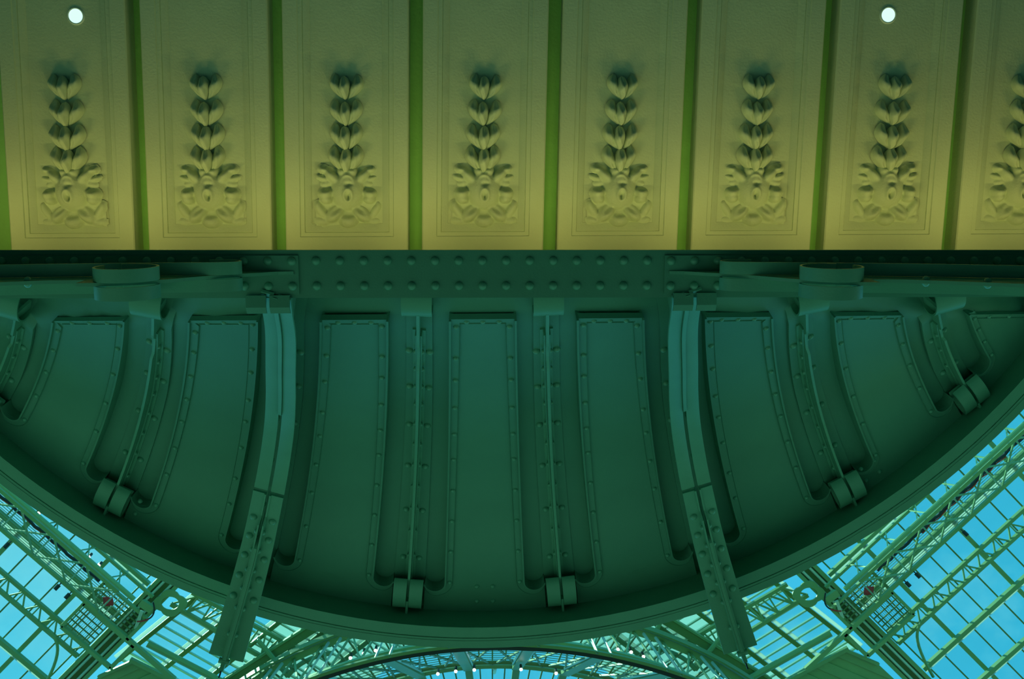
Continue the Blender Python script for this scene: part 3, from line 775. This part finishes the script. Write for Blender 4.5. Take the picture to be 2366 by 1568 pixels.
    w2 = thing('window_%d' % wn, mx_((-9, 16.5, 34.4), side), None, None, kind='structure')
    E1, E2 = Vector((.839, .545, 0)), Vector((.777, -.629, 0)); O2 = Vector((-11.0, 17.37, 0))
    def q2(i, j, z): return mx_(O2 + E1 * i + E2 * j + Vector((0, 0, z)), side)
    ci = [-1.35, 0.0, 1.35, 2.7, 4.05, 5.4]
    cj = [-1.2 + .4 * k for k in range(19)]
    for j in cj: MB().bar(q2(ci[0], j, 34.6), q2(ci[-1], j, 34.6), .06, .08).build('glazing_bar', M_PIPE, w2)
    for n_, i in enumerate(ci[:-1]):
        MB().bar(q2(i, cj[0], 34.5), q2(i, cj[-1], 34.5), .15, .14).build('purlin', M_ROOFD, w2)
        MB().bar(q2(i - .17, cj[0], 34.55), q2(i - .17, cj[-1], 34.55), .12, .05).build('drip_channel', M_STRIP, w2)
        for jn in range(len(cj) - 1):
            f = (n_ >= 2 and jn > 4) or (n_ == 2 and jn in (1, 2)) or (n_ == 0 and jn < 1)
            pane([q2(i, cj[jn], 34.7), q2(ci[n_ + 1], cj[jn], 34.7), q2(ci[n_ + 1], cj[jn + 1], 34.7), q2(i, cj[jn + 1], 34.7)], M_FROST if f else M_GLASS, w2)
    # fan trusses and girders
    P1, P2 = Vector((-10.95, 15.08, 34.0)), Vector((-6.9, 17.75, 34.0)); U1, U2 = Vector((-10.25, 14.75, 34.2)), Vector((-6.6, 16.95, 34.2))
    lattice(side, lambda a: mx_(P1.lerp(P2, a / 4.85), side), lambda a: mx_(U1.lerp(U2, a / 4.85), side), 0.0, 4.85, .62, 'lattice_truss',
            'laced green truss crossing the corner glazing between the %s girder and the dome' % S, 'truss', .13, .06, posts=True)
    tag(MB().tube([mx_((-11.7, 16.35, 33.6), side), mx_((-9.0, 17.95, 33.6), side), mx_((-7.3, 18.96, 33.6), side)], .12, 10).build('roof_tube', M_ROOF), 'thick green roof tube below the corner glazing on the %s' % S, 'tube')
    k = thing('corner_girder', mx_((-7.5, 17, 33.6), side), 'dark green girder with gusset arms at the corner of the dome on the %s' % S, 'girder')
    MB().bar(mx_((-9.6, 18.3, 33.9), side), mx_((-5.3, 15.5, 33.9), side), .32, .34).build('box', M_ROOFD, k)
    MB().bar(mx_((-9.7, 18.15, 33.75), side), mx_((-5.4, 15.35, 33.75), side), .08, .12).build('flange', M_ROOF, k)
    for (c0, c1, c2) in (((-6.9, 17.6), (-7.3, 17.0), (-7.9, 16.2)), ((-6.9, 17.6), (-6.4, 16.9), (-5.3, 16.75)), ((-5.4, 16.5), (-5.45, 16.0), (-5.75, 15.6))):
        pts = []
        for q in range(11):
            f = q / 10; pts.append(mx_((lerp(lerp(c0[0], c1[0], f), lerp(c1[0], c2[0], f), f), lerp(lerp(c0[1], c1[1], f), lerp(c1[1], c2[1], f), f), 33.5), side))
        MB().tube(pts, .085, 8).build('gusset_arm', M_ROOF, k)
    # slatted soffit
    sl = thing('slatted_soffit', mx_((-11.5, 17.8, 33.4), side), 'green slatted soffit board wedge at the foot of the %s girder' % S, 'soffit')
    s2_, s3_ = Vector((-12.15, 16.86, 33.4)), Vector((-9.6, 18.32, 33.4)); dd = Vector((-1.19, .55, 0)).normalized()
    for q in range(7):
        p, p2 = s2_.lerp(s3_, q / 7), s2_.lerp(s3_, (q + 1.04) / 7)
        zo = Vector((0, 0, .05 * (q % 2)))
        vs = [p, p2, p2 + dd * 2.6, p + dd * (1.3 if q == 0 else 2.6)]
        vs = [mx_(v_ + zo, side) for v_ in vs]; vs += [v_ + Vector((0, 0, .04)) for v_ in vs]
        MB().add(vs, [(3, 2, 1, 0), (4, 5, 6, 7), (0, 1, 5, 4), (1, 2, 6, 5), (2, 3, 7, 6), (3, 0, 4, 7)]).build('board', M_ROOF, sl)
    MB().bar(mx_(s2_ + Vector((-.1, -.06, -.05)), side), mx_(s3_ + Vector((.9, .5, -.05)), side), .14, .14).build('edge_beam', M_ROOF, sl)
    MB().bar(mx_(s2_ + Vector((0, 0, -.05)), side), mx_(s2_ + dd * 1.35 + Vector((0, 0, -.05)), side), .10, .12).build('edge_beam', M_ROOF, sl)
    # punched gusset plate beside the girder
    gp = thing('gusset_plate', mx_((-10.6, 14.9, 33.2), side), 'curved green gusset plate with a round hole beside the %s girder' % S, 'plate')
    c0 = Vector((-10.75, 14.75, 33.3)); o1, i1 = [], []
    for q in range(24):
        a = 6.28319 * q / 24; i1.append(c0 + Vector((.30 * math.cos(a), .24 * math.sin(a), 0)))
        rr = .46 + .12 * abs(math.cos(2 * a)); o1.append(c0 + Vector((rr * math.cos(a), .85 * rr * math.sin(a), 0)))
    o1 = [mx_(p, side) for p in o1]; i1 = [mx_(p, side) for p in i1]; up = Vector((0, 0, .05))
    MB().grid([o1 + [o1[0]], i1 + [i1[0]], [p + up for p in i1] + [i1[0] + up], [p + up for p in o1] + [o1[0] + up], o1 + [o1[0]]]).build('plate', M_ROOF, gp)
    # hooded floodlight by the girder with its arm and cable
    fl_ = thing('floodlight', mx_((-11.3, 14.5, 32.5), side), 'hooded green floodlight on a straight arm with black cable beside the %s girder' % S, 'floodlight')
    c_ = Vector((-11.3, 14.5, 32.5)); ux, uy = Vector((.78, .62, 0)), Vector((-.62, .78, 0))
    hv = []
    for z_, k_ in ((0, 1.0), (.22, .72)):
        for sx_, sy_ in ((-1, -1), (1, -1), (1, 1), (-1, 1)): hv.append(mx_(c_ + ux * (.24 * sx_ * k_) + uy * (.13 * sy_ * k_) + Vector((0, 0, z_)), side))
    MB().add(hv, [(3, 2, 1, 0), (4, 5, 6, 7), (0, 1, 5, 4), (1, 2, 6, 5), (2, 3, 7, 6), (3, 0, 4, 7)]).build('hood', M_ROOF, fl_)
    MB().bar(mx_((-11.42, 14.62, 32.45), side), mx_((-11.72, 15.32, 32.6), side), .11, .06).build('arm', M_PIPE, fl_)
    pts = []
    for q in range(13):
        f = q / 12; pts.append(mx_((lerp(lerp(-11.05, -10.9, f), lerp(-10.9, -11.62, f), f), lerp(lerp(14.35, 15.0, f), lerp(15.0, 15.02, f), f), 32.5), side))
    MB().tube(pts[:9], .028, 6).build('cable', M_BLACK, fl_); MB().tube(pts[8:], .028, 6).build('cable', M_RED, fl_, label='red lower end of the cable')
    # small lamps and spotlights of this side
    for n_, (x, y) in enumerate(((-14.66, 10.78), (-14.35, 11.04), (-12.86, 12.53), (-12.56, 12.83))):
        if side > 0: break
        t = thing('pendant_bulb', (x, y, 32), 'small lit bulb above the left catwalk, %s of four' % ['topmost', 'second from the top', 'third from the top', 'lowest'][n_], 'lamp', 'small bulbs above the left catwalk')
        me = dome_mesh('bulb', 10, 4, 1.0, M_BULB); o = rivet(me, (x, y, 32), (0, 0, -1), .06, t, 'bulb'); MB().tube([(x, y, 32), (x, y, 32.25)], .05, 8).build('socket', M_BLACK, t)
    for n_, (x, y) in enumerate(((-15.37, 12.03), (-13.87, 13.48), (-13.56, 13.79))):
        p = mx_((x, y, 32.0), side); q = mx_((x - .12, y + .12, 31.9), side)
        t = thing('spotlight', p, 'small black spotlight on the %s catwalk edge, %s' % (S, ['alone near the picture edge' if side < 0 else 'highest up', 'the outer of the pair', 'the inner of the pair by the cage'][n_]), 'spotlight')
        MB().tube([p, q], .065, 8).build('housing', M_BLACK, t); MB().bar(p, p + Vector((0, 0, .3)), .03, .03).build('bracket', M_BLACK, t)

# ------------------------------------------------------------------ dome: rings, lacing, glazing
DC = Vector((AX, 30.0, 0))
def dp(r, deg, z): a = deg * D2R; return DC + Vector((r * math.sin(a), -r * math.cos(a), z))
A_ = 44
def ringtube(r, z, wd, ht, nm, par, m):
    fr = []
    for i in range(61):
        a = (-A_ + 2 * A_ * i / 60) * D2R; rad = Vector((math.sin(a), -math.cos(a), 0)); fr.append((DC + rad * r + Vector((0, 0, z)), rad, Vector((0, 0, 1))))
    return MB().sweep(fr, [(-wd / 2, -ht / 2), (wd / 2, -ht / 2), (wd / 2, ht / 2), (-wd / 2, ht / 2)]).build(nm, m, par)
rg = thing('dome_ring', (AX, 14.6, 30), 'braced green ring gallery around the foot of the dome, carrying walkway and cables', 'ring')
ringtube(15.05, 30.6, .16, .14, 'upper_rail', rg, M_ROOF); ringtube(15.72, 28.95, .10, .10, 'lower_rail', rg, M_ROOFD)
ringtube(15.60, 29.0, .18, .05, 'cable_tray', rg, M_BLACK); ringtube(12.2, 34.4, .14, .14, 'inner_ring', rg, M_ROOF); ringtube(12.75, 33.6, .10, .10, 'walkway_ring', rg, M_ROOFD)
b = MB()
for q in range(7):
    f = q / 6
    for i in range(60):
        a, a2 = -A_ + 2 * A_ * i / 60, -A_ + 2 * A_ * (i + 1) / 60
        r = lerp(12.9, 15.2, f); z = lerp(33.4, 29.7, f); b.bar(dp(r, a, z), dp(r, a2, z), .018, .018)
b.build('grating', M_ROOFD, rg, kind='stuff')
md = 4.1
for i in range(-10, 10):
    a, a2 = i * md, (i + 1) * md
    MB().bar(dp(15.7, a, 28.95), dp(12.3, a2, 34.3), .06, .06).build('lacing_bar', M_ROOFD, rg); MB().bar(dp(15.7, a2, 28.95), dp(12.3, a, 34.3), .06, .06).build('lacing_bar', M_ROOFD, rg)
    MB().bar(dp(15.05, a, 30.6), dp(15.08, a + md / 2, 32.8), .06, .06).build('lacing_bar', M_ROOF, rg); MB().bar(dp(15.08, a + md / 2, 32.8), dp(15.05, a2, 30.6), .06, .06).build('lacing_bar', M_ROOF, rg)
for i in range(-5, 6):
    for da in (-.55, .55):
        a = i * 8.2 + 4.1 + da * 1.5
        MB().tube([dp(15.2, a, 32.4), dp(15.75, a, 28.9), dp(12.6, a, 33.8)], .055, 8).build('hanger_pipe', M_PIPE, rg)
    MB().bar(dp(15.5, i * 8.2 + 4.1, 29.3), dp(12.15, i * 8.2 + 4.1, 34.35), .34, .14).build('rib_plate', M_ROOF, rg); MB().bar(dp(12.2, i * 8.2 + 4.1, 34.45), dp(8.5, i * 8.2 + 4.1, 36.2), .26, .14).build('rib_plate', M_ROOF, rg)
ob = thing('ring_girder', (AX, 14.9, 33), 'broad riveted green ring girder outside the dome gallery', 'girder')
ringtube(15.08, 32.8, .24, .30, 'flange', ob, M_ROOF); ringtube(15.35, 32.6, .06, .35, 'web', ob, M_ROOFD)
wd_ = thing('window_5', (AX, 18, 35), None, None, kind='structure')
na = 40
for i in range(na + 1):
    a = -A_ + 2 * A_ * i / na
    MB().bar(dp(15.1, a, 33.0), dp(12.2, a, 34.7), .05, .06).build('glazing_bar', M_ROOFD, wd_); MB().bar(dp(12.2, a, 34.7), dp(8.5, a, 36.4), .05, .06).build('glazing_bar', M_ROOFD, wd_)
    if i < na:
        a2 = -A_ + 2 * A_ * (i + 1) / na
        for (r0, z0, r1, z1) in ((15.1, 33.1, 12.2, 34.8), (12.2, 34.8, 8.5, 36.5)):
            pane([dp(r0, a, z0), dp(r0, a2, z0), dp(r1, a2, z1), dp(r1, a, z1)], M_GLASS, wd_)
for n_, (x, y) in enumerate(((-4.49, 16.19), (-4.05, 16.04), (-3.65, 15.94), (-1.59, 16.81), (-.99, 16.73), (-.37, 16.69), (1.2, 16.7), (2.38, 16.86), (2.56, 15.62), (4.46, 16.03), (4.9, 16.14), (5.32, 16.31))):
    z = 32.0
    t = thing('pendant_bulb', (x, y, z), '%s small lit bulb from the left under the dome ring' % ['first', 'second', 'third', 'fourth', 'fifth', 'sixth', 'seventh', 'eighth', 'ninth', 'tenth', 'eleventh', 'twelfth'][n_], 'lamp', 'small bulbs under the dome ring')
    me = dome_mesh('bulb', 10, 4, 1.0, M_BULB); rivet(me, (x, y, z), (0, 0, -1), .055, t, 'bulb'); MB().tube([(x, y, z), (x, y, z + .3)], .045, 8).build('socket', M_BLACK, t)
tag(MB().tube([dp(12.1, .4, 34.5), dp(10.6, .4, 37)], .09, 10).build('white_pole', M_WHITE), 'white pole rising in the middle of the dome glazing', 'pole')
